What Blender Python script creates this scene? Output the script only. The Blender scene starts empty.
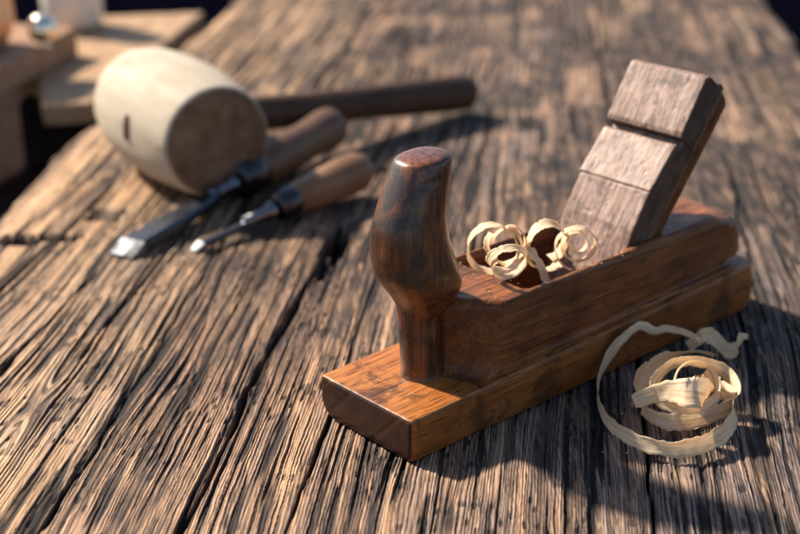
import bpy, bmesh, math, random
import numpy as np
from mathutils import Vector, Matrix

random.seed(7)
scene = bpy.context.scene
COL = scene.collection

# ------------------------------------------------------------------ camera geometry
CAM_H = 0.3066
PITCH = math.radians(22.2)
FPX = 1400.0                       # focal length in pixels of an 800 px wide picture
FWD = Vector((0, math.cos(PITCH), -math.sin(PITCH)))
UPV = Vector((0, math.sin(PITCH), math.cos(PITCH)))
RGT = Vector((1, 0, 0))
CAM = Vector((0, 0, CAM_H))
# the hand plane's own frame: toe corner on the table, x along its length
PO = Vector((0.0043, 0.5258, 0.0))
PTH = math.radians(42.1)
PEX = Vector((math.cos(PTH), math.sin(PTH), 0))
PEY = Vector((-math.sin(PTH), math.cos(PTH), 0))

def ray(u, v):
    return FWD + RGT * ((u - 400) / FPX) + UPV * ((267 - v) / FPX)

def at(u, v, z=0.0):
    d = ray(u, v)
    return CAM + d * ((z - CAM_H) / d.z)

def plane_pt(u, v, y):
    """point of the hand plane's lengthwise section y (mm), in its own metres"""
    d = ray(u, v)
    t = (y / 1000 - (CAM - PO).dot(PEY)) / d.dot(PEY)
    p = CAM + d * t - PO
    return Vector((p.dot(PEX), p.dot(PEY), p.z))

def tow(p):
    return PO + PEX * p[0] + PEY * p[1] + Vector((0, 0, p[2]))

# ------------------------------------------------------------------ numpy noise
def _hash(ix, iy, seed):
    n = (ix.astype(np.int64) * 374761393 + iy.astype(np.int64) * 668265263 + seed * 974634777) & 0xFFFFFFFF
    n = ((n ^ (n >> 13)) * 1274126177) & 0xFFFFFFFF
    n = (n ^ (n >> 16)) & 0xFFFF
    return n.astype(np.float32) / 65535.0

def vn(x, y, seed=0):
    x = np.asarray(x, dtype=np.float32); y = np.asarray(y, dtype=np.float32)
    x, y = np.broadcast_arrays(x, y)
    ix = np.floor(x); iy = np.floor(y)
    fx = x - ix; fy = y - iy
    fx = fx * fx * fx * (fx * (fx * 6 - 15) + 10)
    fy = fy * fy * fy * (fy * (fy * 6 - 15) + 10)
    a = _hash(ix, iy, seed); b = _hash(ix + 1, iy, seed)
    c = _hash(ix, iy + 1, seed); d = _hash(ix + 1, iy + 1, seed)
    return (a * (1 - fx) + b * fx) * (1 - fy) + (c * (1 - fx) + d * fx) * fy

def fbm(x, y, seed=0, oct=3):
    s = 0; a = 0.5; t = 0
    for k in range(oct):
        s = s + a * vn(x * 2 ** k, y * 2 ** k, seed + 31 * k); t += a; a *= 0.5
    return s / t

def sstep(a, b, x):
    t = np.clip((x - a) / (b - a), 0, 1)
    return t * t * (3 - 2 * t)

# ------------------------------------------------------------------ object helpers
def link(name, me, mat=None, parent=None, smooth=True):
    o = bpy.data.objects.new(name, me)
    COL.objects.link(o)
    if mat is not None and not me.materials:
        me.materials.append(mat)
    if smooth and len(me.polygons):
        me.polygons.foreach_set('use_smooth', [True] * len(me.polygons))
    if parent is not None:
        o.parent = parent
    return o

def empty(name, loc=(0, 0, 0), rz=0.0, rot=None):
    o = bpy.data.objects.new(name, None)
    o.empty_display_size = 0.02
    COL.objects.link(o)
    o.location = loc
    o.rotation_euler = rot if rot is not None else (0, 0, rz)
    return o

def tag(o, label=None, cat=None, group=None, kind=None):
    if label: o['label'] = label
    if cat: o['category'] = cat
    if group: o['group'] = group
    if kind: o['kind'] = kind
    return o

def mesh_pydata(verts, faces):
    me = bpy.data.meshes.new('mesh')
    me.from_pydata([tuple(v) for v in verts], [], faces)
    me.update()
    bm = bmesh.new(); bm.from_mesh(me)
    bmesh.ops.recalc_face_normals(bm, faces=bm.faces)
    bm.to_mesh(me); bm.free()
    return me

def loft(rings, cap=True):
    n = len(rings[0]); V = []; F = []
    for r in rings: V += [tuple(p) for p in r]
    for i in range(len(rings) - 1):
        for j in range(n):
            a = i * n + j; b = i * n + (j + 1) % n
            F.append((a, b, b + n, a + n))
    if cap:
        F.append(tuple(range(n - 1, -1, -1)))
        F.append(tuple((len(rings) - 1) * n + j for j in range(n)))
    return mesh_pydata(V, F)

def lathe(prof, axis_o, axis_d, seg=40, squash=None):
    """prof: list of (distance along axis, radius); rings closed by end caps"""
    d = Vector(axis_d).normalized()
    ref = Vector((0, 0, 1)) if abs(d.z) < 0.9 else Vector((1, 0, 0))
    s = d.cross(ref).normalized(); u = s.cross(d).normalized()
    o = Vector(axis_o); rings = []
    for (t, r) in prof:
        rings.append([o + d * t + s * (r * math.cos(2 * math.pi * k / seg)) + u * (r * math.sin(2 * math.pi * k / seg)) for k in range(seg)])
    return loft(rings)

def evaluated(o):
    dg = bpy.context.evaluated_depsgraph_get()
    dg.update()
    me = bpy.data.meshes.new_from_object(o.evaluated_get(dg))
    return me

def boolean_mesh(me, cutters, op='DIFFERENCE'):
    o = link('tmp_piece', me, smooth=False)
    cs = []
    for c in cutters:
        co = link('tmp_cut', c, smooth=False); cs.append(co)
        m = o.modifiers.new('b', 'BOOLEAN'); m.object = co; m.operation = op; m.solver = 'EXACT'
    r = evaluated(o)
    for q in cs + [o]: bpy.data.objects.remove(q, do_unlink=True)
    return r

def remeshed(me, voxel, smooth_it=6, fac=0.5):
    o = link('tmp_piece', me, smooth=False)
    m = o.modifiers.new('r', 'REMESH'); m.mode = 'VOXEL'; m.voxel_size = voxel
    if smooth_it:
        s = o.modifiers.new('s', 'SMOOTH'); s.iterations = smooth_it; s.factor = fac
    r = evaluated(o)
    bpy.data.objects.remove(o, do_unlink=True)
    return r

def roughen(me, amp, scale, seed):
    """push the vertices of a dense mesh a little along their normals: dents and wear"""
    n = len(me.vertices)
    co = np.empty(n * 3, np.float32); me.vertices.foreach_get('co', co); co = co.reshape(-1, 3)
    no = np.empty(n * 3, np.float32); me.vertices.foreach_get('normal', no); no = no.reshape(-1, 3)
    k = fbm(co[:, 0] * scale + co[:, 2] * scale * .7, co[:, 1] * scale - co[:, 2] * scale * .6, seed, 3) - .5
    dents = sstep(.86, .98, vn(co[:, 0] * scale * 1.7 + 9, (co[:, 1] + co[:, 2]) * scale * 1.7, seed + 5))
    co += no * ((k * 2 * amp - dents * amp * 1.6)[:, None])
    me.vertices.foreach_set('co', co.ravel()); me.update()
    return me

def prism(poly, a, b, axis='z'):
    """poly of 2D points extruded from a to b along axis"""
    n = len(poly); V = []
    for t in (a, b):
        for (p, q) in poly:
            V.append((p, q, t) if axis == 'z' else (p, t, q) if axis == 'y' else (t, p, q))
    F = [tuple(range(n)), tuple(range(2 * n - 1, n - 1, -1))]
    for j in range(n):
        F.append((j, (j + 1) % n, n + (j + 1) % n, n + j))
    return mesh_pydata(V, F)

def catmull(pts, n):
    P = [np.array(p, float) for p in pts]
    P = [2 * P[0] - P[1]] + P + [2 * P[-1] - P[-2]]
    out = []; m = len(P) - 3
    for i in range(n):
        t = i / (n - 1) * m; k = min(int(t), m - 1); t -= k
        a, b, c, d = P[k:k + 4]
        out.append(.5 * ((2 * b) + (-a + c) * t + (2 * a - 5 * b + 4 * c - d) * t * t + (-a + 3 * b - 3 * c + d) * t ** 3))
    return np.array(out)

def ribbon(centre, wdir, width, seed=0, ragged=.3, cup=.08, thick=.00012, cols=9):
    """a thin shaving: centre line (n,3), width directions (n,3), width (n,) or a number"""
    n = len(centre); wd = wdir / np.linalg.norm(wdir, axis=1, keepdims=True)
    w = np.ones(n) * width
    T = np.gradient(centre, axis=0); T /= np.linalg.norm(T, axis=1, keepdims=True) + 1e-9
    wd = wd - T * (wd * T).sum(1, keepdims=True)
    wd /= np.linalg.norm(wd, axis=1, keepdims=True) + 1e-9
    N = np.cross(T, wd)
    s = np.concatenate([[0], np.cumsum(np.linalg.norm(np.diff(centre, axis=0), axis=1))]) * 1000
    e1 = w * (1 - ragged * (vn(s / 2.2, s * 0, seed) + .8 * vn(s / .7, s * 0, seed + 1) * (vn(s / 5, s * 0, seed + 7) > .45)))
    e2 = w * (1 - ragged * (vn(s / 2.7, s * 0, seed + 2) + .8 * vn(s / .6, s * 0, seed + 3) * (vn(s / 6, s * 0, seed + 8) > .5)))
    V = []; F = []
    for j in range(cols):
        t = j / (cols - 1) * 2 - 1
        off = np.where(t < 0, e1, e2) * t * .5
        ripple = (vn(s / 3.0, np.full(n, t * 1.5), seed + 4) - .5) * .0005 + (vn(s * 0 + t * 5, s / 25, seed + 5) - .5) * .00028
        V.append(centre + wd * off[:, None] + N * ((cup * w * (t * t - .4)) + ripple)[:, None])
    V = np.stack(V, 1)          # n, cols, 3
    idx = np.arange(n * cols).reshape(n, cols)
    for i in range(n - 1):
        for j in range(cols - 1):
            F.append((idx[i, j], idx[i, j + 1], idx[i + 1, j + 1], idx[i + 1, j]))
    me = bpy.data.meshes.new('mesh')
    me.from_pydata(V.reshape(-1, 3).tolist(), [], F); me.update()
    ua = me.attributes.new('across', 'FLOAT', 'POINT')
    ua.data.foreach_set('value', np.tile(np.linspace(0, 1, cols), n).astype(np.float32))
    al = me.attributes.new('along', 'FLOAT', 'POINT')
    al.data.foreach_set('value', np.repeat(s, cols).astype(np.float32))
    return me, thick

def add_ribbon(name, me_t, mat, parent=None):
    me, th = me_t
    o = link(name, me, mat, parent)
    m = o.modifiers.new('thick', 'SOLIDIFY'); m.thickness = th; m.offset = 0
    return o

# ------------------------------------------------------------------ materials
class NT:
    def __init__(self, name):
        self.m = bpy.data.materials.new(name); self.m.use_nodes = True
        self.t = self.m.node_tree; self.N = self.t.nodes; self.L = self.t.links
        self.b = self.N['Principled BSDF']
    def n(self, kind, **kw):
        x = self.N.new(kind)
        for k, v in kw.items():
            if k in x.inputs.keys(): x.inputs[k].default_value = v
            else: setattr(x, k, v)
        return x
    def l(self, a, b): self.L.new(a, b)
    def coord(self, kind='Object', scale=(1, 1, 1), rot=(0, 0, 0)):
        tc = self.n('ShaderNodeTexCoord'); mp = self.n('ShaderNodeMapping')
        mp.inputs['Scale'].default_value = scale; mp.inputs['Rotation'].default_value = rot
        self.l(tc.outputs[kind], mp.inputs['Vector']); return mp.outputs[0]
    def noise(self, vec, scale, detail=4, rough=.55, dist=0):
        x = self.n('ShaderNodeTexNoise'); x.inputs['Scale'].default_value = scale
        x.inputs['Detail'].default_value = detail; x.inputs['Roughness'].default_value = rough
        x.inputs['Distortion'].default_value = dist
        if vec is not None: self.l(vec, x.inputs['Vector'])
        return x.outputs['Fac']
    def ramp(self, fac, stops, interp='LINEAR'):
        x = self.n('ShaderNodeValToRGB'); x.color_ramp.interpolation = interp
        el = x.color_ramp.elements
        while len(el) < len(stops): el.new(.5)
        for e, (p, c) in zip(el, stops):
            e.position = p; e.color = (*c, 1) if len(c) == 3 else c
        self.l(fac, x.inputs[0]); return x.outputs[0]
    def val(self, fac, a, b, lo=0., hi=1.):
        x = self.n('ShaderNodeMapRange'); x.inputs[1].default_value = a; x.inputs[2].default_value = b
        x.inputs[3].default_value = lo; x.inputs[4].default_value = hi
        x.interpolation_type = 'SMOOTHSTEP'
        self.l(fac, x.inputs[0]); return x.outputs[0]
    def math(self, op, a, b=None):
        x = self.n('ShaderNodeMath', operation=op)
        for i, q in enumerate((a, b)):
            if q is None: continue
            if isinstance(q, (int, float)): x.inputs[i].default_value = q
            else: self.l(q, x.inputs[i])
        return x.outputs[0]
    def mix(self, fac, a, b, mode='MIX'):
        x = self.n('ShaderNodeMix', data_type='RGBA', blend_type=mode)
        for s, q in ((x.inputs[0], fac), (x.inputs[6], a), (x.inputs[7], b)):
            if isinstance(q, (int, float)): s.default_value = q
            elif isinstance(q, tuple): s.default_value = (*q, 1)
            else: self.l(q, s)
        return x.outputs[2]
    def attr(self, name):
        return self.n('ShaderNodeAttribute', attribute_name=name).outputs['Fac']
    def bump(self, h, strength, dist=.001, normal=None):
        x = self.n('ShaderNodeBump'); x.inputs['Strength'].default_value = strength
        x.inputs['Distance'].default_value = dist; self.l(h, x.inputs['Height'])
        if normal is not None: self.l(normal, x.inputs['Normal'])
        self.l(x.outputs[0], self.b.inputs['Normal']); return x.outputs[0]
    def edge(self, radius=.0016):
        """1 on worn convex edges: how far the rounded normal leaves the true one"""
        bv = self.n('ShaderNodeBevel', samples=4); bv.inputs['Radius'].default_value = radius
        g = self.n('ShaderNodeNewGeometry')
        d = self.n('ShaderNodeVectorMath', operation='DOT_PRODUCT')
        self.l(bv.outputs[0], d.inputs[0]); self.l(g.outputs['True Normal'], d.inputs[1])
        return self.math('SUBTRACT', 1.0, d.outputs['Value'])
    def out(self, color=None, rough=None, **kw):
        if color is not None:
            if isinstance(color, tuple): self.b.inputs['Base Color'].default_value = (*color, 1)
            else: self.l(color, self.b.inputs['Base Color'])
        if rough is not None:
            if isinstance(rough, (int, float)): self.b.inputs['Roughness'].default_value = rough
            else: self.l(rough, self.b.inputs['Roughness'])
        for k, v in kw.items(): self.b.inputs[k].default_value = v
        return self.m

GRAIN = math.radians(6.3)          # the planks' run, measured from world +Y towards +X

def table_material(name, warm, grey, dark, lo_t=.31):
    q = NT(name)
    tone = q.attr('tone'); patch = q.attr('patch'); grime = q.attr('grime')
    fine = q.noise(q.coord('Object', (1900, 60, 1900)), 1.0, 4, .6)
    base = q.mix(patch, warm, grey)
    lo = tuple(c * .30 for c in dark)
    t = q.math('ADD', q.math('MULTIPLY', tone, .80), q.math('MULTIPLY', q.val(fine, .25, .75), .30))
    darkc = q.mix(.055, dark, base)
    c = q.mix(q.val(t, lo_t, lo_t + .56), darkc, base)
    mott = q.noise(q.coord('Object', (60, 22, 60)), 1.0, 4, .6)
    c = q.mix(q.val(mott, .40, .72, 0, .30), c, q.mix(.6, base, (.36, .20, .10)))
    bright = q.noise(q.coord('Object', (420, 30, 420)), 1.0, 3, .6)
    c = q.mix(q.val(bright, .52, .75, 0, .45), c, tuple(min(1, k * 1.35) for k in warm))
    c = q.mix(grime, c, lo)
    q.bump(fine, .35, .0006)
    return q.out(c, q.val(t, .2, .8, .82, .62), **{'Specular IOR Level': .22})

M = {}
M['table_light'] = table_material('weathered_wood_tan', (.62, .375, .20), (.46, .325, .225), (.040, .030, .027))
M['table_mid'] = table_material('weathered_wood_brown', (.55, .325, .185), (.29, .22, .19), (.018, .0155, .018), .41)
M['table_grey'] = table_material('weathered_wood_grey', (.45, .28, .17), (.20, .158, .142), (.015, .013, .015), .40)

def polished_wood(name, stops, axis='x', stain=.5, rough=(.30, .50), edge_c=(.50, .27, .12), edge_amt=.55, spec=.24, stain_c=(.012, .009, .009), coat=.04, scale=1.0, wearscale=45, stain_at=(.52, .64), bump=.30, facing=None, endgrain=None):
    q = NT(name)
    k = {'x': (14, 330, 330), 'y': (330, 14, 330), 'z': (330, 330, 14)}[axis]
    vec = q.coord('Object', tuple(c * scale for c in k))
    g = q.noise(vec, 1.0, 6, .6, .4)
    pores = q.noise(q.coord('Object', tuple(c * 3.1 * scale for c in k)), 1.0, 3, .55)
    big = q.noise(q.coord('Object', (1, 1, 1)), 28 * scale, 4, .6)
    t = q.math('ADD', q.math('MULTIPLY', g, .62), q.math('MULTIPLY', big, .42))
    c = q.ramp(t, stops)
    c = q.mix(q.val(pores, .53, .66, 0, .8), c, tuple(v * .35 for v in stops[0][1]))
    dirt = q.noise(q.coord('Object'), wearscale, 6, .68, .6)
    st = q.val(dirt, stain_at[0], stain_at[1], 0, stain)
    c = q.mix(st, c, stain_c)
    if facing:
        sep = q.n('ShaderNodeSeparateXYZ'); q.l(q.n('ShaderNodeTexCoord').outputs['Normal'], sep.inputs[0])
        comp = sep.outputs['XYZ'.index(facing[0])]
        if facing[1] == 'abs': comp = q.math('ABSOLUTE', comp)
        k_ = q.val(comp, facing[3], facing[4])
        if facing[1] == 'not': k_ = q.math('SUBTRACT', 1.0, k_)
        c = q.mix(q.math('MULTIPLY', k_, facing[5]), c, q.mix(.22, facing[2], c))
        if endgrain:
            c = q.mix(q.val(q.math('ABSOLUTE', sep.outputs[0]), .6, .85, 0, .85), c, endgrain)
    if edge_amt > 0:
        e = q.edge(.0018)
        em = q.math('MULTIPLY', q.val(e, .02, .16), q.val(q.noise(q.coord('Object'), 160, 5, .7), .42, .62, 0, edge_amt))
        c = q.mix(em, c, edge_c)
    scr = q.noise(q.coord('Object'), 420, 4, .6)
    rg = q.math('ADD', q.val(dirt, .3, .7, rough[0], rough[1]), q.val(scr, .55, .75, 0, .14))
    h = q.math('ADD', q.math('MULTIPLY', g, .5), q.math('ADD', q.math('MULTIPLY', pores, -.35), q.math('MULTIPLY', scr, .35)))
    q.bump(h, bump, .0005)
    m = q.out(c, rg, **{'Specular IOR Level': spec, 'Coat Weight': coat, 'Coat Roughness': .3})
    return m

def body_mat(name, horn=False):
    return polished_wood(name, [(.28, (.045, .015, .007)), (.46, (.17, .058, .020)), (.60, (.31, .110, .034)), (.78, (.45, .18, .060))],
                         axis='x', stain=.62, stain_at=(.48, .66), edge_amt=.6, facing=('Z', 'not', (.105, .036, .012), .35, .8, .55))  # faces not turned up are darkened: shade painted in along with patina
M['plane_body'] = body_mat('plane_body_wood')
M['sole'] = polished_wood('plane_sole_wood', [(.28, (.10, .032, .010)), (.45, (.28, .092, .022)), (.60, (.43, .155, .038)), (.78, (.56, .23, .065))], axis='x', stain=.70, edge_c=(.62, .40, .22), edge_amt=.9, wearscale=38, facing=('Z', 'not', (.095, .034, .011), .45, .85, .62), endgrain=(.013, .009, .009))  # sides carry painted shade as well as patina; the top stays orange
M['horn'] = polished_wood('plane_horn_wood', [(.30, (.022, .008, .004)), (.46, (.085, .027, .010)), (.62, (.19, .062, .020)), (.80, (.34, .125, .043))], axis='z', stain=.88, rough=(.24, .42), edge_c=(.50, .33, .22), edge_amt=.7, spec=.5, coat=.22, wearscale=42, stain_at=(.48, .60))
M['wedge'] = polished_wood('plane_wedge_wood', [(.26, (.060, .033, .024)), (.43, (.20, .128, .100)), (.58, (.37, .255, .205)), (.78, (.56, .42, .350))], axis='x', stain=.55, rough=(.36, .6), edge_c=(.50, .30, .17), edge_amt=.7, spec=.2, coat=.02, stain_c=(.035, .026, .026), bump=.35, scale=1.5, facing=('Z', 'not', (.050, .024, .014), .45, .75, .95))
M['iron'] = NT('dark_tool_steel').out((.05, .05, .055), .42, Metallic=1.0)

def shaving_mat():
    q = NT('fresh_wood_shaving')
    ac = q.attr('across'); al = q.attr('along')
    cv = q.n('ShaderNodeCombineXYZ'); q.l(q.math('MULTIPLY', ac, 14), cv.inputs[0]); q.l(q.math('MULTIPLY', al, .05), cv.inputs[1])
    g = q.noise(cv.outputs[0], 1.0, 4, .6)
    c = q.ramp(g, [(.30, (.62, .38, .19)), (.46, (.88, .69, .46)), (.66, (.96, .86, .68))])
    q.bump(g, .6, .0003)
    m = q.out(c, .55, **{'Specular IOR Level': .3})
    tr = q.n('ShaderNodeBsdfTranslucent'); q.l(c, tr.inputs['Color'])
    mx = q.n('ShaderNodeMixShader'); mx.inputs[0].default_value = .45
    q.l(q.b.outputs[0], mx.inputs[1]); q.l(tr.outputs[0], mx.inputs[2])
    q.l(mx.outputs[0], q.N['Material Output'].inputs['Surface'])
    return m
M['shaving'] = shaving_mat()

def simple_wood(name, stops, k, rough=.55, spec=.3, bump=.3):
    q = NT(name)
    g = q.noise(q.coord('Object', k), 1.0, 5, .6, .3)
    b = q.noise(q.coord('Object'), 30, 4, .6)
    t = q.math('ADD', q.math('MULTIPLY', g, .6), q.math('MULTIPLY', b, .42))
    c = q.ramp(t, stops); q.bump(g, bump, .0006)
    return q.out(c, rough, **{'Specular IOR Level': spec})
M['mallet_head'] = simple_wood('pale_mallet_wood', [(.30, (.19, .14, .10)), (.43, (.40, .33, .25)), (.66, (.52, .455, .36))], (90, 90, 12), .7, .08, .15)
M['mallet_face'] = simple_wood('mallet_end_grain', [(.25, (.045, .026, .017)), (.5, (.16, .095, .056)), (.75, (.29, .185, .115))], (60, 60, 60), .7, .2)
M['mallet_handle'] = simple_wood('dark_mallet_handle_wood', [(.25, (.030, .017, .012)), (.5, (.070, .039, .025)), (.75, (.135, .078, .047))], (12, 220, 220), .6, .15)
M['chisel_handle'] = simple_wood('brown_chisel_handle_wood', [(.25, (.05, .025, .014)), (.5, (.12, .060, .031)), (.75, (.23, .125, .065))], (12, 220, 220), .48, .4)
M['chisel_handle_light'] = simple_wood('tan_chisel_handle_wood', [(.25, (.09, .042, .019)), (.5, (.19, .095, .044)), (.75, (.32, .17, .085))], (12, 220, 220), .5, .35)

def metal(name, c, rough, spots=.0):
    q = NT(name)
    n = q.noise(q.coord('Object'), 90, 5, .65)
    col = q.mix(q.val(n, .5, .7, 0, spots), c, (.05, .035, .028))
    q.bump(n, .15, .0003)
    return q.out(col, q.val(n, .3, .7, rough * .8, rough * 1.25), Metallic=1.0)
M['blade'] = metal('blued_blade_steel', (.10, .115, .14), .38, .4)
M['bevel'] = metal('ground_bright_steel', (.30, .31, .33), .72, .6)
M['ferrule'] = metal('dark_ferrule_steel', (.07, .07, .078), .30, .4)
M['neck'] = metal('worn_neck_steel', (.20, .20, .215), .30, .4)
M['board'] = simple_wood('tan_board_wood', [(.25, (.20, .115, .06)), (.5, (.36, .225, .125)), (.75, (.50, .33, .20))], (120, 10, 120), .65, .2)
M['board_red'] = simple_wood('reddish_board_wood', [(.25, (.17, .085, .05)), (.5, (.30, .17, .10)), (.75, (.44, .28, .19))], (10, 120, 120), .65, .2)
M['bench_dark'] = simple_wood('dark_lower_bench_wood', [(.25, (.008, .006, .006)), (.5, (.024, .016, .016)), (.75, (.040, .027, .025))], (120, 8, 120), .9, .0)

# ------------------------------------------------------------------ workbench: weathered planks, carved as relief
ca, sa = math.cos(GRAIN), math.sin(GRAIN)
def uv_of(p): return (p[0] * ca - p[1] * sa, p[0] * sa + p[1] * ca)

def seam(v, base, seed, amp=.0022, live=0.):
    w = base + amp * (2 * vn(v / .09, v * 0, seed) - 1) + amp * .35 * (2 * vn(v / .018, v * 0, seed + 1) - 1)
    if live: w = w + live * (2 * vn(v / .16, v * 0, seed + 2) - 1) + live * .3 * (2 * vn(v / .05, v * 0, seed + 3) - 1)
    return w

SEAMS = [(-.347, 1, .0022, .008), (-.195, 11, .0026, 0), (.0475, 21, .0028, 0), (.233, 31, .002, .004)]
KNOTS = [(-.232, .556, .018, .040, .005), (.150, .83, .018, .05, .007), (-.06, 1.12, .03, .08, .010), (-.30, .93, .02, .06, .008), (.02, .985, .02, .05, .007)]
# (u0, v0, u1, v1, half width, depth): splits in the wood
CRACKS = [(-.139, .40, -.137, .60, .0016, .006), (-.137, .60, -.127, .80, .0022, .007), (-.268, .40, -.262, .60, .0018, .006), (-.262, .60, -.255, .71, .0011, .004),
          (-.305, .60, -.292, .86, .0016, .005), (-.228, .62, -.222, .80, .0012, .004),
          (-.100, .37, -.094, .56, .0010, .0035), (.004, .36, .006, .47, .0010, .004),
          (.137, .40, .134, .72, .0014, .005), (.118, .70, .128, .98, .0012, .004), (.175, .55, .18, .85, .0012, .004),
          (-.16, .85, -.15, 1.2, .0014, .005), (.06, .9, .064, 1.25, .0013, .005), (-.27, 1.0, -.26, 1.35, .0013, .005), (-.05, .95, -.045, 1.15, .001, .004)]
# (u, v, half u, half v, depth): holes and rotted pockets
PITS = [(-.1250, .777, .0075, .018, .011), (-.124, .742, .004, .020, .007), (-.318, .765, .013, .010, .007), (-.296, .772, .014, .006, .006), (-.279, .815, .012, .012, .003), (-.012, 1.05, .010, .02, .003), (.062, .93, .007, .02, .004)]

def relief(u, v, seed, rough, flat):
    """height (m) and tone of the weathered face at (u, v), both in metres"""
    U = u * 1000; V = v * 1000
    warp = 8.0 * (fbm(U / 75, V / 260, seed + 1, 2) - .5) * 2
    warp += .75 * (vn(U / 15, V / 60, seed + 2) - .5) * 2 + .24 * (vn(U / 3.2, V / 14, seed + 3) - .5) * 2 + .13 * (vn(U / 1.2, V / 4.0, seed + 17) - .5) * 2
    su = U + warp
    for (ku, kv, a, b, k) in KNOTS:
        d = (u - ku) * 1000 + .4 * warp
        r2 = ((u - ku) / a) ** 2 + ((v - kv) / b) ** 2
        inf = np.exp(-r2 * .6)
        su = su * (1 - inf) + inf * (np.sqrt(d * d + (k * 1000 * np.exp(-r2 * 1.1)) ** 2) * np.sign(d + 1e-6) * 1.0 + ku * 1000)
    per = flat
    ph = su / per + 1.3 * vn(su / (per * 3.1), V / 160, seed + 4) + .35 * vn(su / (per * 1.1), V / 26, seed + 5)
    wave = .5 + .5 * np.cos(2 * np.pi * ph)
    mod = vn(su / (per * 1.6), V / 60, seed + 15)
    r1 = sstep(.10, .62, wave) * (.35 + .65 * mod)
    r1b = vn(su / 3.9, V / 170, seed + 16)
    r2 = vn(su / .95, V / 50, seed + 6)
    r3 = vn(su / .5, V / 15, seed + 7)
    ring = .62 * r1 + .38 * sstep(.2, .75, r1b)
    crack = sstep(.70, .86, vn(su / 2.6, V / 150, seed + 8)) * sstep(.22, .5, vn(U / 30, V / 90, seed + 9))
    crack2 = sstep(.66, .84, vn(su / 1.5, V / 60, seed + 10))
    chips = sstep(.68, .84, vn(su / 2.0, V / 6.5, seed + 11)) * sstep(.35, .65, vn(U / 24, V / 30, seed + 12))
    loc = (.60 + .8 * vn(U / 45, V / 110, seed + 13)) * rough
    h = loc * (.80 * ring + .40 * r2 + .20 * r3) - loc * (1.15 * crack + .75 * crack2 + .5 * chips)
    h += .5 * (fbm(U / 28, V / 200, seed + 14, 2) - .5) * 2
    tone = .60 * ring + .32 * r2 + .22 * r3 - .6 * crack - .45 * crack2 - .25 * chips - .28 * (vn(su / 6.5, V / 220, seed + 18) - .45)
    hue = .7 * (vn(su / 3.4, V / 140, seed + 19) - .5) + .5 * (vn(su / 1.4, V / 70, seed + 20) - .5)
    return h / 1000, tone, np.clip(.75 * crack + .4 * crack2 + .25 * chips, 0, 1), hue

def vgrid():
    vs = []; v = .06
    while v < 1.95:
        vs.append(v)
        d = .012 if v < .40 else .00095 if v < .62 else .00095 + (v - .62) * .0042
        v += min(d, .012) if v < .44 else d
    return np.array(vs, np.float32)

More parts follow.
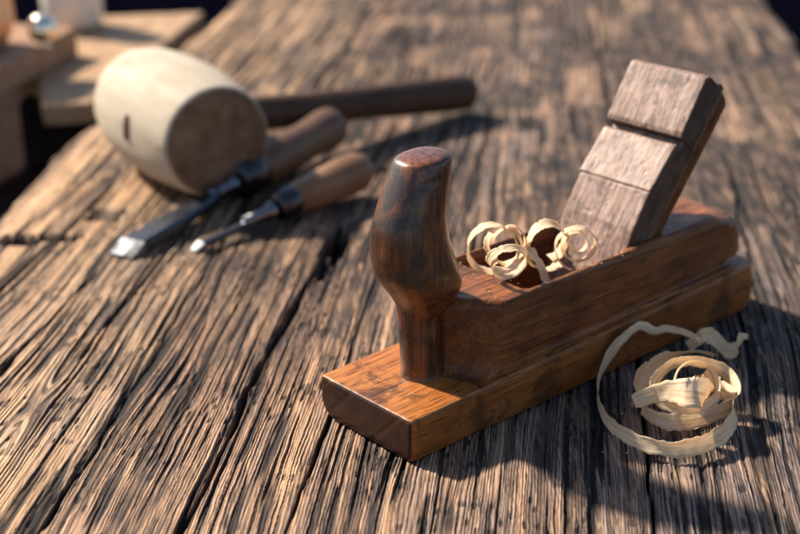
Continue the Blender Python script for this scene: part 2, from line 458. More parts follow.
THICK = .048
def build_plank(i, mat, seed, rough, flat, parent, patch_bias):
    vs = vgrid()
    (b0, s0, a0, l0), (b1, s1, a1, l1) = SEAMS[i], SEAMS[i + 1]
    gap = .0007
    nu = int((b1 - b0) / .00027)
    t = np.linspace(0, 1, nu).astype(np.float32)
    ul = seam(vs, b0, s0, a0, l0) + (gap if i else 0); ur = seam(vs, b1, s1, a1, l1) - (gap if i < 2 else 0)
    u = ul[:, None] * (1 - t)[None] + ur[:, None] * t[None]
    v = np.repeat(vs[:, None], nu, 1)
    h, tone, grime, hue = relief(u, v, seed, rough, flat)
    # weathered plank edges fall away
    for e, soft in ((u - ul[:, None], .0026 if i else .010), (ur[:, None] - u, .0026 if i < 2 else .010)):
        k = np.exp(-np.clip(e, 0, 1) / soft)
        h -= k * (.0020 if soft < .005 else .005); grime = np.clip(grime + np.exp(-np.clip(e, 0, 1) / .0012) * .7, 0, 1)
    for n, (u0, v0, u1, v1, hw, dp) in enumerate(CRACKS):
        s = np.clip((v - v0) / (v1 - v0), 0, 1)
        out = np.maximum(np.maximum(v0 - v, v - v1), 0)
        c = u0 + (u1 - u0) * s + .0011 * (2 * vn(v / .05, v * 0, 300 + n) - 1) + .0004 * (2 * vn(v / .008, v * 0, 400 + n) - 1)
        w = hw * (.45 + 1.1 * vn(v / .022, v * 0, 500 + n)) * np.exp(-(out / .012) ** 2)
        d = np.abs(u - c)
        w = w * .62
        m = np.exp(-(d / np.maximum(w, 1e-5)) ** 2) * np.exp(-(out / .014) ** 2)
        h -= m * dp; grime = np.clip(grime + m * .9, 0, 1); tone -= .35 * np.exp(-(d / (w * 2.4 + 1e-5)) ** 2) * np.exp(-(out / .014) ** 2)
    for n, (pu, pv, hu, hv, dp) in enumerate(PITS):
        wob = .35 * (vn(u * 260, v * 130, 600 + n) - .5)
        d = np.maximum(np.abs(u - pu) / hu, np.abs(v - pv) / hv) + wob
        m = 1 - sstep(.75, 1.1, d)
        h -= m * dp * (.7 + .5 * vn(u * 300, v * 120, 620 + n)); grime = np.clip(grime + m * .85, 0, 1)
    for (ku, kv, a, b, k) in KNOTS:
        r2 = ((u - ku) / a) ** 2 + ((v - kv) / b) ** 2
        tone -= .22 * np.exp(-r2 * 5)
    h -= .0009 * rough
    h = np.where(h > .0004, .0004 + (h - .0004) * .25, h)
    patch = np.clip(patch_bias(u, v) + .9 * (fbm(u * 14, v * 5, seed + 40, 3) - .5) * 2, 0, 1)
    stain = sstep(.44, .62, fbm(u * 34, v * 15, seed + 50, 3)) * sstep(.62, .95, v) * sstep(-.20, -.02, u + .12) * .9
    tone = tone - .62 * stain; patch = np.clip(patch + stain * .9 + hue, 0, 1)
    nv = len(vs)
    x = u * ca + v * sa; y = -u * sa + v * ca
    co = np.stack([x, y, h], -1).reshape(-1, 3)
    # rim loop and underside
    ring = np.concatenate([np.arange(nu), np.arange(1, nv) * nu + nu - 1, (nv - 1) * nu + np.arange(nu - 2, -1, -1), np.arange(nv - 2, 0, -1) * nu])
    low = co[ring].copy(); low[:, 2] = -THICK
    n0 = len(co); co = np.concatenate([co, low]); m = len(ring)
    idx = np.arange(nu * nv).reshape(nv, nu)
    quads = np.stack([idx[:-1, :-1], idx[:-1, 1:], idx[1:, 1:], idx[1:, :-1]], -1).reshape(-1, 4)
    k = np.arange(m); kn = (k + 1) % m
    skirt = np.stack([ring[kn], ring[k], n0 + k, n0 + kn], -1)
    quads = np.concatenate([quads, skirt])
    me = bpy.data.meshes.new('plank')
    nq = len(quads)
    me.vertices.add(len(co)); me.vertices.foreach_set('co', co.astype(np.float32).ravel())
    me.loops.add(nq * 4 + m); me.polygons.add(nq + 1)
    me.loops.foreach_set('vertex_index', np.concatenate([quads.ravel(), n0 + k[::-1]]).astype(np.int32))
    me.polygons.foreach_set('loop_start', np.concatenate([np.arange(nq) * 4, [nq * 4]]).astype(np.int32))
    me.update(calc_edges=True); me.validate()
    for nm, arr, fill in (('tone', tone, .35), ('patch', patch, .4), ('grime', grime, .4)):
        a = me.attributes.new(nm, 'FLOAT', 'POINT')
        a.data.foreach_set('value', np.concatenate([arr.ravel(), np.full(m, fill)]).astype(np.float32))
    o = link('plank', me, mat, parent)
    return o

table = tag(empty('workbench', (0, 0, 0)), 'old weathered wooden workbench top of deeply grooved planks under all the tools', 'workbench')
build_plank(0, M['table_light'], 100, .80, 2.1, table, lambda u, v: .12 + 0 * u)
build_plank(1, M['table_mid'], 200, .95, 1.42, table, lambda u, v: .10 + .62 * sstep(-.15, -.03, u) * (1 - .8 * sstep(.72, 1.05, v)))
build_plank(2, M['table_grey'], 330, .95, 1.65, table, lambda u, v: .72 - .62 * sstep(.68, .95, v))

# ------------------------------------------------------------------ the horned hand plane
hp = tag(empty('hand_plane', PO, PTH), 'old brown wooden hand plane with upright horn grip and slanted wedge', 'hand plane')

def outline(x0f, xh, y0, y1, rh, rt=.002, nseg=10, front=None):
    """plan outline, counter-clockwise: square-ish toe, rounded heel"""
    P = []
    def arc(cx, cy, r, a0, a1, n):
        for k in range(n + 1):
            a = math.radians(a0 + (a1 - a0) * k / n); P.append((cx + r * math.cos(a), cy + r * math.sin(a)))
    arc(xh - rh, y0 + rh, rh, -90, 0, nseg); arc(xh - rh, y1 - rh, rh, 0, 90, nseg)
    arc(x0f + rt, y1 - rt, rt, 90, 180, 4); 
    if front: P.extend(front)
    arc(x0f + rt, y0 + rt, rt, 180, 270, 4)
    return P

# sole: low block the whole length, its heel end a rounded moulding
rings = []
Z = [(.000, -.0030, .0018), (.0012, -.0012, .0006), (.004, 0, 0), (.009, .0006, 0), (.014, .0004, 0), (.018, -.0006, 0), (.0210, -.0022, .0), (.0225, -.0034, .0008)]
for (z, dx, ins) in Z:
    ring = []
    for (x, y) in outline(.0 + ins, .2555 + dx, -.0010 + ins, .0612 - ins, .012, .0022):
        rise = 1 + max(0, (x - .02)) / .21 * .25          # the sole is worn lower at the toe
        ring.append((x, y, z * rise * (.0208 / .0225)))
    rings.append(ring)
sole_me = loft(rings)
# the far bottom toe edge is knocked round
knock = prism([(.046, -.002), (.064, -.002), (.064, .011), (.0610, .0095), (.0560, .0022)], -.004, .010, 'x')
sole_me = boolean_mesh(sole_me, [knock])
sole_me = remeshed(sole_me, .0006, 4)
roughen(sole_me, .00009, 110, 3)
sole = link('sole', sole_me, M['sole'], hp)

# upper body
def body_ring(z, ins, heel, flare=0.0):
    # front face bows back towards the near side
    front = []
    for k in range(9):
        t = k / 8; y = .0575 - t * .054
        b = abs(y - .034) / .031
        front.append((.0400 + .0190 * b ** 1.9 + ins - flare, y))
    P = []
    def arc(cx, cy, r, a0, a1, n):
        for k in range(n + 1):
            a = math.radians(a0 + (a1 - a0) * k / n); P.append((cx + r * math.cos(a), cy + r * math.sin(a)))
    xh = heel; r = .019
    arc(xh - r, .0022 + ins + r, r, -90, 0, 12); arc(xh - r, .0592 - ins - r, r, 0, 90, 12)
    P.extend(front)
    return [(x, y, z) for (x, y) in P]
ztop = .0585
BR = []
for z, ins, heel, flare in [(.0195, .0, .2490, .0085), (.0215, .0, .2490, .0060), (.0228, 0, .2490, .0034), (.0243, 0, .2485, .0018), (.0258, .0034, .2455, .0044), (.0290, .0034, .2455, .0037), (.0308, 0, .2495, .0), (.036, 0, .2500, 0), (.044, 0, .2485, 0), (.050, .0002, .2450, 0), (.0540, .0006, .2395, 0), (.0562, .0013, .2345, 0), (.0575, .0026, .2300, 0), (.0584, .0044, .2250, 0)]:
    ring = body_ring(z, ins, heel, flare)
    out = []
    for (x, y, zz) in ring:
        if .024 < zz < .033: zz += (x - .05) / .19 * .0030    # groove climbs a little to the heel
        zz += (x - .15) / .19 * .0012 * max(0, (zz - .03) / .03)
        out.append((x, y, zz))
    BR.append(out)
body_me = loft(BR)
# throat: sloping front wall, bed for the iron behind
T = Vector((.605, 0, .797))
def bedpt(s, n): # (along the bed from its top back point, towards the front)
    return (.2242 + .605 * s - .797 * n, .1201 + .797 * s + .605 * n)
bx0, bz0 = bedpt(-.125, -.0005); bx1, bz1 = bedpt(-.035, -.0005)
pocket = prism([(.0765, .0640), (.0775, .0560), (.118, .018), (bx0, bz0), (bx1, bz1), (.10, .100)], .0085, .0540, 'y')
mouthcut = prism([(.080, .070), (.086, .050), (.12, .026), (.145, .030), (.160, .064)], .0110, .0515, 'y')
# the cheeks' inner top edges are pared back in front of the wedge
near_bevel = prism([(.0052, .0605), (.0098, .0605), (.0098, .0530)], .079, .1450, 'x')
far_bevel = prism([(.0572, .0605), (.0527, .0605), (.0527, .0530)], .079, .1450, 'x')
body_me = boolean_mesh(body_me, [pocket, near_bevel, far_bevel])
body_me = remeshed(body_me, .0006, 4)
roughen(body_me, .00009, 110, 9)
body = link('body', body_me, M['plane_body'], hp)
# horn: measured from its outline, an oval grip waisted at the foot
rows = [(376.5, 400, 446), (372, 401.5, 444.5), (366, 402, 443.5), (355, 401, 441.5), (343, 400.5, 440), (330, 399.5, 439.5), (316, 399, 438.5), (304, 396.5, 450), (294, 391.5, 457), (284, 384.5, 460), (274, 379, 458),
        (265, 375, 456), (255, 373, 452.5), (245, 372, 449.5), (235, 371.8, 447), (225, 372.8, 445.8), (215, 374.8, 445.2), (203, 378.2, 446), (190, 382.5, 447.4), (178, 387, 449), (168, 391, 450.2), (160.5, 394.2, 450.8), (157.5, 396, 450.3), (155.6, 399.5, 447.5)]
hr = []
SEG = 56
YD = .5258 + .67 * .033 + .742 * .030
for (v, l, r) in rows:
    def xz(u):
        d = ray(u, v); t = YD / d.y; p = CAM + d * t; return p.x, p.z
    xl, z = xz(l); xr, _ = xz(r)
    X = (xl + xr) / 2 - PO.x; w = (xr - xl) / 2
    xc = (X + .67 * .030) / .742
    ry = w / 1.06; rx = ry * 1.12
    hr.append((xc, z, rx, ry))
hr = [tuple(p) for p in catmull(hr[:-3], 60)] + hr[-3:]
horn_rings = []
ztip = hr[-1][1]
for i, (xc, z, rx, ry) in enumerate(hr):
    tilt = .06 if i > 40 else 0
    ring = []
    for k in range(SEG):
        a = 2 * math.pi * k / SEG
        c, s = math.cos(a), math.sin(a)
        sq = 1.0 / (abs(c) ** 2.35 + abs(s) ** 2.35) ** (1 / 2.35)
        dx, dy = rx * c * sq, ry * s * sq
        ring.append((xc + dx, .030 + dy, z + tilt * dx * min(1, (i - 40) / 14) - (0 if i else .001)))
    horn_rings.append(ring)
# slight dome on the cut top
last = horn_rings[-1]
cx = sum(p[0] for p in last) / SEG; cy = sum(p[1] for p in last) / SEG; cz = sum(p[2] for p in last) / SEG
for f, dz in ((.8, .0004), (.45, .0007), (.12, .0008)):
    horn_rings.append([(cx + (p[0] - cx) * f, cy + (p[1] - cy) * f, cz + (p[2] - cz) * f + dz) for p in last])
horn_me = remeshed(loft(horn_rings), .0006, 7)
roughen(horn_me, .00012, 70, 21)
horn = link('horn', horn_me, M['horn'], hp)

# wedge and iron: one slanted stack in the throat
def wedge_prism(prof, y0, y1):
    return prism([(s, n) for (s, n) in prof], y0, y1, 'y')   # local: x along the bed, z off the bed
stack = tag(empty('wedge', (0, 0, 0)), None, None)
stack.parent = hp
# local frame of the stack: origin at its top back point, x down the slope, z towards the front
stack.location = (.2242, 0, .1201)
stack.rotation_euler = (0, 0, 0)
Mx = Matrix(((-.605, 0, -.797), (0, 1, 0), (-.797, 0, .605))).transposed()
Mx = Matrix(((-.605, 0, -.797), (0, -1, 0), (-.797, 0, .605)))
stack.rotation_euler = Mx.to_euler()
def stack_piece(name, prof, y0, y1, mat, seed, vox=.0006, sm=3, amp=.00012):
    me = prism(prof, -y1, -y0, 'y')
    me = remeshed(me, vox, sm)
    roughen(me, amp, 150, seed)
    return link(name, me, mat, stack)
stack_piece('wedge_head', [(-.0006, .0062), (-.0010, .0215), (.0014, .0238), (.018, .0228), (.0310, .0217), (.0332, .0202), (.0332, .0062)], .0090, .0560, M['wedge'], 31)
stack_piece('wedge_step', [(.0325, .0063), (.0325, .0145), (.0364, .0148), (.0366, .0194), (.0378, .0206), (.062, .0227), (.0640, .0231), (.0640, .0063)], .0098, .0553, M['wedge'], 33)
stack_piece('wedge_tongue', [(.0636, .0064), (.0638, .0222), (.0652, .0236), (.085, .0220), (.125, .0126), (.125, .0064)], .0094, .0535, M['wedge'], 35)
iron_me = prism([(-.0035, .0008), (-.0045, .0044), (-.0030, .0060), (.128, .0060), (.132, .0008)], -.0515, -.0125, 'y')
link('iron', roughen(remeshed(iron_me, .0007, 3), .0001, 200, 40), M['iron'], stack)
back_me = prism([(.0035, -.0028), (.0008, -.0002), (-.0006, .0060), (.1245, .0060), (.1245, .0)], -.0556, -.0094, 'y')
link('wedge_back', roughen(remeshed(back_me, .0007, 4), .0002, 150, 41), M['plane_body'], stack)

# ------------------------------------------------------------------ shavings
def spiral(c, axis, r0, r1, a0, a1, drift, n=150, squash=1.0, x_ref=(1, 0, 0), width=.008, seed=0, lead=None, wob=.06):
    """a coil about an axis through c; returns centre line and width directions"""
    ax = Vector(axis).normalized(); xr = Vector(x_ref); xr = (xr - ax * xr.dot(ax)).normalized(); yr = ax.cross(xr)
    pts = []; wd = []
    for i in range(n):
        t = i / (n - 1); a = math.radians(a0 + (a1 - a0) * t)
        r = r0 + (r1 - r0) * t
        r *= 1 + wob * math.sin(a * 1.3 + seed) + wob * .5 * math.sin(a * 2.7 + 2 * seed)
        p = Vector(c) + xr * (r * math.cos(a)) + yr * (r * math.sin(a) * squash) + ax * (drift * t)
        pts.append(p); wd.append(ax + xr * (.22 * math.sin(a * .7 + seed)) + yr * (.18 * math.cos(a * .9 + seed)))
    return np.array([tuple(p) for p in pts]), np.array([tuple(p) for p in wd])

def throat_spiral(label, px, y, axis, r0, r1, a0, a1, drift, width, seed, **kw):
    c = tow(plane_pt(px[0], px[1], y))
    ax = PEX * axis[0] + PEY * axis[1] + Vector((0, 0, axis[2]))
    P, Wd = spiral(c, ax, r0, r1, a0, a1, drift, x_ref=tuple(PEX), seed=seed, **kw)
    o = add_ribbon('wood_shaving', ribbon(P, Wd, width, seed=int(seed * 13) + 5), M['shaving'])
    return tag(o, label, 'shaving', 'curled shavings in the throat of the hand plane')

throat_spiral('big round curl of shaving nearest the horn, resting behind it in the plane', (492, 246), 40, (.75, .75, .10), .0128, .0115, -60, 430, -.006, .0078, 1.0)
throat_spiral('upright pale curl of shaving between the big round curl and the small tilted one', (508, 248), 34, (.45, 1, -.1), .0098, .0084, -150, 230, .005, .0076, 2.2)
throat_spiral('small tilted ring of shaving lying in front on the lip of the plane throat', (508, 258), 20, (.55, .9, .55), .0090, .0080, 0, 560, -.004, .0064, 3.1)
throat_spiral('broad whitish loop of shaving at the left of the pair against the wedge', (551, 246), 26, (.35, 1, .05), .0120, .0095, 60, 430, .006, .0090, 4.4)
throat_spiral('tight double spiral of shaving touching the wedge face above the near cheek', (577, 246), 20, (.55, .9, -.05), .0112, .0035, 100, 900, .003, .0060, 5.3)
# straight strip hanging into the throat between the two pairs
pts = [tow(plane_pt(524, 247, 30)), tow(plane_pt(534, 256, 27)), tow(plane_pt(541, 268, 24)), tow(plane_pt(546, 282, 20))]
P = catmull(pts, 50); Wd = np.tile(np.array(tuple(PEX * .8 + PEY * .3 + Vector((0, 0, .25)))), (50, 1))
tag(add_ribbon('wood_shaving', ribbon(P, Wd, .0072, seed=71), M['shaving']), 'short straight strip of shaving leaning between the two groups of curls', 'shaving', 'curled shavings in the throat of the hand plane')

# the nest on the table
def table_ribbon(label, ctrl, wdirs, width, seed, n=220, **kw):
    pts = []
    for (u, v, z) in ctrl:
        p = at(u, v, z)
        if (p - PO).dot(PEY) > -.0065 and 0 < (p - PO).dot(PEX) < .256:      # keep clear of the plane's side
            p = tow(plane_pt(u, v, -6.5))
        pts.append(tuple(p))
    P = catmull(pts, n)
    Wd = catmull(wdirs, n)
    o = add_ribbon('wood_shaving', ribbon(P, Wd, width, seed=seed, **kw), M['shaving'])
    return tag(o, label, 'shaving', 'curled shavings on the workbench')

# big outer loop: starts behind, swings left, comes round the front, rises to the right
ctrl = [(700, 341, .020), (686, 333, .021), (668, 329, .021), (655, 331, .020), (640, 326, .019), (622, 340, .016), (606, 362, .0115), (598, 385, .0085), (601, 408, .0065), (614, 427, .0058), (636, 441, .0055), (664, 449, .0055), (694, 447, .0058), (718, 437, .0065), (732, 421, .0080), (733, 404, .0105), (722, 390, .0135), (706, 384, .0155), (694, 383, .017)]
wd = [(.3, .5, .9), (.2, .4, .9), (.1, .3, 1), (.1, .2, 1), (0, .2, 1), (-.1, .3, 1), (-.2, .2, 1), (-.1, .1, 1), (0, .1, 1), (.1, .2, 1), (.1, .3, 1), (.1, .3, 1), (.1, .45, 1), (.0, .5, 1), (-.2, .5, 1), (-.2, .5, 1), (.0, .6, 1), (.2, .5, 1), (.2, .3, 1)]
w = np.interp(np.linspace(0, 1, 260), [0, .1, .3, .5, .75, .9, 1], [.003, .0042, .0058, .0072, .0095, .0098, .009])
table_ribbon('long shaving in a wide open loop around the nest beside the plane', ctrl, wd, w, 81, n=260, ragged=.2)
# the nest inside it: one long broad shaving coiled on itself
def crop(cx, cy, z): return (540 + cx * .337, 300 + cy * .337, z)
ctrl = [crop(*c) for c in [(300, 322, .006), (345, 352, .0062), (405, 363, .0065), (470, 354, .007), (535, 330, .0085), (577, 300, .011), (578, 258, .014), (548, 216, .017), (500, 192, .020), (445, 183, .021), (390, 195, .020), (350, 232, .018), (335, 270, .016), (360, 300, .014), (420, 318, .013), (490, 310, .0135), (535, 280, .016)]]
wd = [(-.2, .3, 1), (-.1, .3, 1), (0, .35, 1), (.1, .3, 1), (.2, .3, 1), (.35, .1, 1), (.35, -.1, 1), (.3, -.3, 1), (.1, -.4, 1), (0, -.45, 1), (-.2, -.4, 1), (-.4, -.2, 1), (-.4, .1, 1), (-.3, .3, 1), (0, .5, 1), (.3, .4, 1), (.4, .2, 1)]
table_ribbon('long broad shaving coiled twice on itself as the body of the nest', ctrl, wd, np.interp(np.linspace(0, 1, 300), [0, .1, .5, .8, 1], [.0070, .0090, .0088, .0080, .0060]), 91, n=300, ragged=.16)
ctrl = [crop(*c) for c in [(298, 300, .008), (290, 268, .0095), (302, 230, .012), (335, 195, .0145), (380, 168, .0165), (430, 155, .0175), (480, 153, .0165), (520, 166, .012)]]
wd = [(-.5, .3, 1), (-.6, .2, 1), (-.6, 0, 1), (-.5, -.3, 1), (-.3, -.6, .8), (0, -.8, .6), (.2, -.8, .5), (.4, -.7, .5)]
table_ribbon('wide thin shaving arching round the back of the nest', ctrl, wd, np.interp(np.linspace(0, 1, 150), [0, .3, .7, 1], [.0085, .0120, .0105, .0050]), 93, n=150, ragged=.2)
# strip wrapped over the nest
ctrl = [crop(*c) for c in [(278, 303, .0130), (300, 295, .0145), (330, 284, .0165), (365, 275, .0190), (400, 272, .0210), (435, 275, .0225), (468, 276, .0220), (492, 282, .0180), (497, 297, .0120)]]
wd = [(-.25, .25, 1), (-.2, .3, 1), (-.15, .3, 1), (-.1, .45, .9), (0, .6, .8), (.1, .75, .7), (.25, .75, .6), (.5, .7, .5), (.6, .6, .4)]
table_ribbon('peach coloured strip of shaving folded across the front of the nest', ctrl, wd, np.interp(np.linspace(0, 1, 140), [0, .25, .5, .75, 1], [.0075, .0085, .0120, .0170, .0130]), 95, n=140, ragged=.14, cup=.02)
# small inner curl standing in the nest
cc = crop(460, 238, .0200); c = at(*cc)
Pn, Wn = spiral(c, (.18, -.75, .75), .0098, .0082, -40, 400, -.003, n=150, x_ref=(1, 0, 0), seed=2.0)
tag(add_ribbon('wood_shaving', ribbon(Pn, Wn, .0078, seed=99), M['shaving']), 'small round curl of shaving standing in the middle of the nest', 'shaving', 'curled shavings on the workbench')
# tail to the right
ctrl = [crop(*c) for c in [(440, 140, .012), (470, 118, .017), (492, 104, .019), (515, 112, .016), (540, 138, .010), (562, 152, .0075), (585, 142, .010), (598, 118, .015), (601, 98, .018)]]
wd = [(0, .3, 1), (.3, .5, .8), (.6, .5, .6), (.5, .7, .6), (.3, .7, .7), (.2, .4, .9), (.4, .2, 1), (.6, .2, .8), (.6, .2, .7)]
table_ribbon('twisted tail of shaving reaching toward the heel of the plane', ctrl, wd, np.interp(np.linspace(0, 1, 150), [0, .3, .7, 1], [.0060, .0090, .0075, .0050]), 105, n=150, ragged=.14)

# crumbs and dust of planing on the plane and round the nest
rs = np.random.RandomState(5); CV = []; CF = []
def crumb(p, r):
    b = len(CV)
    n = 4
    d = rs.normal(size=(5, 3)) * r * np.array([1, 1, .35])
    for k in range(5): CV.append((p[0] + d[k, 0], p[1] + d[k, 1], p[2] + abs(d[k, 2])))
    CF.extend([(b, b + 1, b + 2), (b, b + 2, b + 3), (b + 1, b + 3, b + 4)])
for k in range(26):
    x, y = rs.uniform(.052, .078), rs.uniform(.008, .050); crumb(tow((x, y, .0588)), rs.uniform(.0001, .0004))
for k in range(28):
    a = rs.uniform(2.2, 5.2); crumb(tow((.0335 + .0185 * math.cos(a) * rs.uniform(.95, 1.25), .030 + .0175 * math.sin(a) * rs.uniform(.95, 1.25), .0213)), rs.uniform(.0001, .0003))
for k in range(60):
    x, y = rs.uniform(.085, .15), rs.choice([rs.uniform(.003, .0055), rs.uniform(.0575, .0590)]); crumb(tow((x, y, .0586)), rs.uniform(.0001, .0004))
for k in range(30):
    p = at(rs.uniform(560, 790), rs.uniform(330, 470), .0004); crumb(p, rs.uniform(.0001, .0005))
cm = bpy.data.meshes.new('mesh'); cm.from_pydata(CV, [], CF); cm.update()
q = NT('pale_wood_dust'); M['dust'] = q.out((.62, .44, .28), .7)
tag(link('wood_dust', cm, M['dust'], smooth=False), 'pale crumbs of wood dust on the plane and the planks', 'wood dust', kind='stuff')

# ------------------------------------------------------------------ mallet
ax = Vector((.535, -.845, 0)).normalized()
HC = Vector((-.1460, .9050, .0425))
mal = tag(empty('mallet', (HC.x, HC.y, 0)), 'round wooden mallet with pale cream head and dark handle lying on the bench', 'mallet')
def in_mal(o, base): o.location = (-base.x, -base.y, 0) ; return o
head_prof = [(-.0820, .0180), (-.0805, .0265), (-.0760, .0320), (-.066, .0365), (-.050, .0402), (-.028, .0423), (-.004, .0425), (.018, .0414), (.038, .0390), (.0515, .0368), (.0548, .0360), (.0558, .0348)]
hm = lathe(head_prof, (0, 0, 0), (0, 0, 1), 64)
rot = Vector((0, 0, 1)).rotation_difference(ax).to_matrix().to_4x4()
head = link('head', hm, M['mallet_head'], mal); head.matrix_local = Matrix.Translation((0, 0, HC.z)) @ rot
fm = lathe([(.0552, .0349), (.0566, .0346), (.0574, .0330), (.0578, .020), (.0578, .004)], (0, 0, 0), (0, 0, 1), 64)
face = link('striking_face', roughen(fm, .0001, 200, 4), M['mallet_face'], head)
hd = Vector((.845, .535, 0)); tip = Vector((.0550, 1.0800, .0160))
hdv = (tip - HC); hl = hdv.length; hdv.normalize()
hand_prof = [(.030, .0135), (.045, .0126), (.10, .0120), (.16, .0124), (.20, .0134), (hl - .012, .0144), (hl - .004, .0134), (hl, .0105)]
hme = lathe(hand_prof, (0, 0, 0), (1, 0, 0), 28)
rot = Vector((1, 0, 0)).rotation_difference(hdv).to_matrix().to_4x4()
h_ = link('handle', hme, M['mallet_handle'], mal); h_.matrix_local = Matrix.Translation((0, 0, HC.z)) @ rot
ten = lathe([(-.0436, .0058), (-.0424, .0066), (-.030, .0066)], (0, 0, 0), (1, 0, 0), 20)
for v_ in ten.vertices: v_.co.y *= .5; v_.co.z *= 1.35
t_ = link('handle_wedge', ten, M['mallet_handle'], h_)

# ------------------------------------------------------------------ chisels
def chisel(name, label, tip, butt, blade_w, blade_l, blade_t, hprof, fer, mats, neck_r, bevel_l, roll=0.):
    d = butt - tip; Ltot = d.length; yaw = math.atan2(d.y, d.x); pit = math.asin(d.z / Ltot)
    root = tag(empty(name, tip, rot=(roll, -pit, yaw)), label, 'chisel', 'chisels lying in front of the mallet')
    # blade: flat bar, ground bevel at the tip (x from tip to butt)
    w = blade_w / 2; t = blade_t
    def sec(x, w, z0, z1, ch):
        return [(x, -w, z0), (x, w, z0), (x, w, z1 - ch), (x, w - ch, z1), (x, -w + ch, z1), (x, -w, z1 - ch)]
    blade = loft([sec(bevel_l, w, 0, t, t * .3), sec(bevel_l + .004, w, 0, t, t * .3), sec(blade_l * .62, w * .97, .0002, t * 1.02, t * .3), sec(blade_l * .82, w * .80, .0003, t * 1.12, t * .32), sec(blade_l * .93, w * .62, .0004, t * 1.2, t * .35), sec(blade_l, neck_r, .0004, .0004 + 2 * neck_r, neck_r * .6)])
    b = link('blade', blade, mats[0], root, smooth=False)
    bev = loft([[(0, -w * .96, 0), (0, w * .96, 0), (.0002, w * .96, .0005), (.0002, -w * .96, .0005)],
                [(bevel_l * .6, -w, 0), (bevel_l * .6, w, 0), (bevel_l * .6, w, t * .62), (bevel_l * .6, -w, t * .62)],
                [(bevel_l, -w, 0), (bevel_l, w, 0), (bevel_l, w, t * .98), (bevel_l, -w, t * .98)]])
    link('cutting_edge', bev, mats[1], b, smooth=False)
    zc = .0004 + neck_r
    hz = hprof[len(hprof) // 2][1]
    nk = lathe([(blade_l - .006, neck_r * .95), (blade_l + .010, neck_r * 1.1), (blade_l + .014, neck_r * 1.9), (blade_l + .017, neck_r * 1.9), (blade_l + .0185, neck_r * 1.2), (blade_l + .022, neck_r)], (0, 0, zc), (1, 0, .0), 24)
    link('bolster', nk, mats[2], root)
    f0 = blade_l + .020
    fe = lathe([(f0 + a, r) for (a, r) in fer], (0, 0, zc + .0006), (1, 0, .0), 32)
    link('ferrule', fe, mats[3], root)
    hn = lathe([(f0 + a, r) for (a, r) in hprof], (0, 0, zc + .0006), (1, 0, 0), 36)
    link('handle', roughen(hn, .0001, 120, 8), mats[4], root)
    return root
tip1 = at(121, 256, .001); tip1.z = .0012
butt1 = at(325, 137, .0165)
chisel('chisel', 'larger chisel with wide dark blade, bright cutting tip and thick brown handle', tip1, butt1, .0175, .093, .0058,
       [(.016, .0130), (.024, .0138), (.034, .0146), (.052, .0150), (.066, .0142), (.081, .0132), (.096, .0142), (.108, .0152), (.115, .0142), (.1195, .0105), (.121, .005)],
       [(0, .0090), (.0012, .0122), (.006, .0140), (.016, .0146), (.022, .0144), (.0225, .0130)],
       (M['blade'], M['bevel'], M['neck'], M['ferrule'], M['chisel_handle']), .0042, .012)
tip2 = at(193, 251, .001); tip2.z = .001
butt2 = at(357, 178, .0125)
chisel('chisel', 'smaller narrow chisel with thin shank and light brown tapered handle', tip2, butt2, .0062, .047, .0036,
       [(.011, .0094), (.016, .0100), (.028, .0112), (.048, .0126), (.062, .0134), (.073, .0132), (.0785, .0108), (.080, .006)],
       [(0, .0066), (.001, .0084), (.006, .0098), (.012, .0100), (.0155, .0098), (.016, .0092)],
       (M['blade'], M['bevel'], M['neck'], M['ferrule'], M['chisel_handle_light']), .0034, .007)

# ------------------------------------------------------------------ what lies beyond the bench on the left
def board(name, label, corners, z0, z1, mat, cat, group=None, vox=.0022, seed=0, amp=.0006):
    me = prism(corners, z0, z1, 'z'); me = remeshed(me, vox, 3); roughen(me, amp, 40, seed)
    cx = sum(c[0] for c in corners) / len(corners); cy = sum(c[1] for c in corners) / len(corners)
    me.transform(Matrix.Translation((-cx, -cy, -z0)))
    o = link(name, me, mat); o.location = (cx, cy, z0)
    return tag(o, label, cat, group)
def U(u, v): return (u * ca + v * sa, -u * sa + v * ca)
LB = -.085
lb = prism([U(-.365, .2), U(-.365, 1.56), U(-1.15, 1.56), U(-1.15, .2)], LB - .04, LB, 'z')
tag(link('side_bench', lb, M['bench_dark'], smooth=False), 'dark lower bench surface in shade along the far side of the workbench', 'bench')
A = [at(206, 9, -.004), at(95, 22, -.004), at(20, 100, -.004), at(84, 103, -.004)]
A = [U(*uv_of(p)) for p in A]
board('wooden_board', 'long tan board on the side bench with its square end beside the mallet', [(-.208, 1.478), (-.345, 1.455), (-.365, 1.23), (-.318, 1.20), (-.293, 1.112), (-.254, 1.120)], -.022, -.004, M['board'], 'board', 'boards beside the workbench', seed=3)
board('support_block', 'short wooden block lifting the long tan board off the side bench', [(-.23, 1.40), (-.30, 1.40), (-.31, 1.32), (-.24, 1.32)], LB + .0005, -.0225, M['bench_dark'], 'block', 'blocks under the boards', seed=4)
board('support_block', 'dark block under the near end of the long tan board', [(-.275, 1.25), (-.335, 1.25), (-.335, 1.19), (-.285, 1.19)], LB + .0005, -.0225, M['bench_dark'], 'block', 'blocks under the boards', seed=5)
board('wooden_board', 'thick reddish board lying on the long tan board left of the mallet', [(-.350, 1.045), (-.300, 1.285), (-.408, 1.325), (-.470, 1.080)], -.0035, .022, M['board_red'], 'board', 'boards beside the workbench', seed=6)

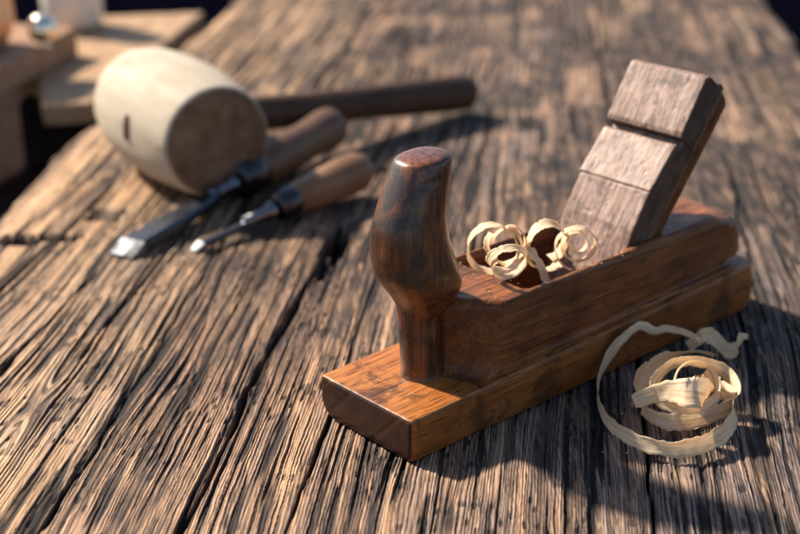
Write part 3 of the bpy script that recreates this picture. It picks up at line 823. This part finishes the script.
q = NT('copper_toned_metal'); n_ = q.noise(q.coord('Object'), 60, 4, .6)
M['copper'] = q.out(q.mix(n_, (.80, .45, .25), (.95, .68, .46)), .5, Metallic=1.0)
cpos = Vector((-.372, 1.205, .0225))
cup = tag(empty('copper_cup', cpos), 'orange copper cup on the reddish board, far out of focus', 'cup')
link('bowl', lathe([(0, .020), (.001, .026), (.010, .033), (.026, .037), (.040, .036), (.048, .0365), (.0495, .0355), (.040, .0340), (.006, .0300), (.004, .010)], (0, 0, 0), (0, 0, 1), 40), M['copper'], cup)
q = NT('pale_glazed_jar'); M['jar'] = q.out((.78, .69, .60), .25)
jpos = Vector((-.330, 1.405, -.0035))
jar = tag(empty('pale_jar', jpos), 'pale cream jar with a bluish lid behind the reddish board, out of focus', 'jar')
link('jar_body', lathe([(0, .020), (.001, .025), (.008, .030), (.040, .031), (.052, .027), (.056, .022), (.064, .022)], (0, 0, 0), (0, 0, 1), 40), M['jar'], jar)
q = NT('blue_grey_lid'); M['lid'] = q.out((.30, .36, .42), .35)
link('lid', lathe([(.0625, .0235), (.0635, .0245), (.072, .0245), (.074, .022)], (0, 0, 0), (0, 0, 1), 32), M['lid'], jar)
q = NT('polished_knob_metal'); M['knob'] = q.out((1.0, .86, .66), .2, Metallic=1.0)
kp = at(43, 31, .036)
kn = tag(empty('metal_knob', (kp.x, kp.y, .0225)), 'small shiny metal knob glinting in the sun on top of the reddish board', 'knob')
link('knob_head', lathe([(.004, .003), (.0045, .0070), (.007, .0104), (.011, .0128), (.016, .0134), (.021, .0122), (.025, .0095), (.0280, .0055), (.0290, .001)], (0, 0, 0), (0, 0, 1), 32), M['knob'], kn)
link('stem', lathe([(0, .006), (.0015, .006), (.003, .003), (.006, .003)], (0, 0, 0), (0, 0, 1), 24), M['knob'], kn)

# ------------------------------------------------------------------ floor
q = NT('dark_floor'); n_ = q.noise(q.coord('Object'), 3, 4, .6)
fm_ = q.out(q.mix(n_, (.0010, .0012, .0035), (.0018, .002, .005)), .9, **{'Specular IOR Level': 0.0})
gm = mesh_pydata([(-30, -30, 0), (30, -30, 0), (30, 30, 0), (-30, 30, 0)], [(0, 1, 2, 3)])
g = link('floor', gm, fm_, smooth=False); g.location = (0, 0, -.82); tag(g, kind='structure')

# ------------------------------------------------------------------ light
to_sun_local = Vector((-.29, 1.24, 1.0))
ts = PEX * to_sun_local.x + PEY * to_sun_local.y + Vector((0, 0, to_sun_local.z)); ts.normalize()
sl = bpy.data.lights.new('sun', 'SUN'); sl.energy = 5.0; sl.angle = math.radians(3.5); sl.color = (1.0, .885, .74)
so = bpy.data.objects.new('sun', sl); COL.objects.link(so)
so.rotation_euler = ts.to_track_quat('Z', 'Y').to_euler(); so.location = ts * 3

w_ = bpy.data.worlds.new('World'); scene.world = w_; w_.use_nodes = True
nt = w_.node_tree
sky = nt.nodes.new('ShaderNodeTexSky'); sky.sky_type = 'NISHITA'; sky.sun_disc = False
sky.sun_elevation = math.asin(ts.z); sky.sun_rotation = math.atan2(ts.x, ts.y)
bg = nt.nodes['Background']; bg.inputs['Strength'].default_value = .075
nt.links.new(sky.outputs[0], bg.inputs['Color'])

# ------------------------------------------------------------------ camera
cd = bpy.data.cameras.new('camera'); co_ = bpy.data.objects.new('camera', cd); COL.objects.link(co_)
cd.sensor_width = 36.0; cd.lens = FPX / 800 * 36.0
cd.clip_start = .02; cd.clip_end = 200
co_.location = CAM; co_.rotation_euler = (math.pi / 2 - PITCH, 0, 0)
cd.dof.use_dof = True; cd.dof.focus_distance = .607
cd.dof.aperture_fstop = (cd.lens / 1000) / .0093
cd.dof.aperture_blades = 0
scene.camera = co_

scene.view_settings.view_transform = 'Standard'
scene.view_settings.look = 'None'
scene.view_settings.exposure = 1.02
scene.view_settings.gamma = 1.0
scene.cycles.use_denoising = True
scene.cycles.max_bounces = 8
scene.cycles.sample_clamp_indirect = 6.0
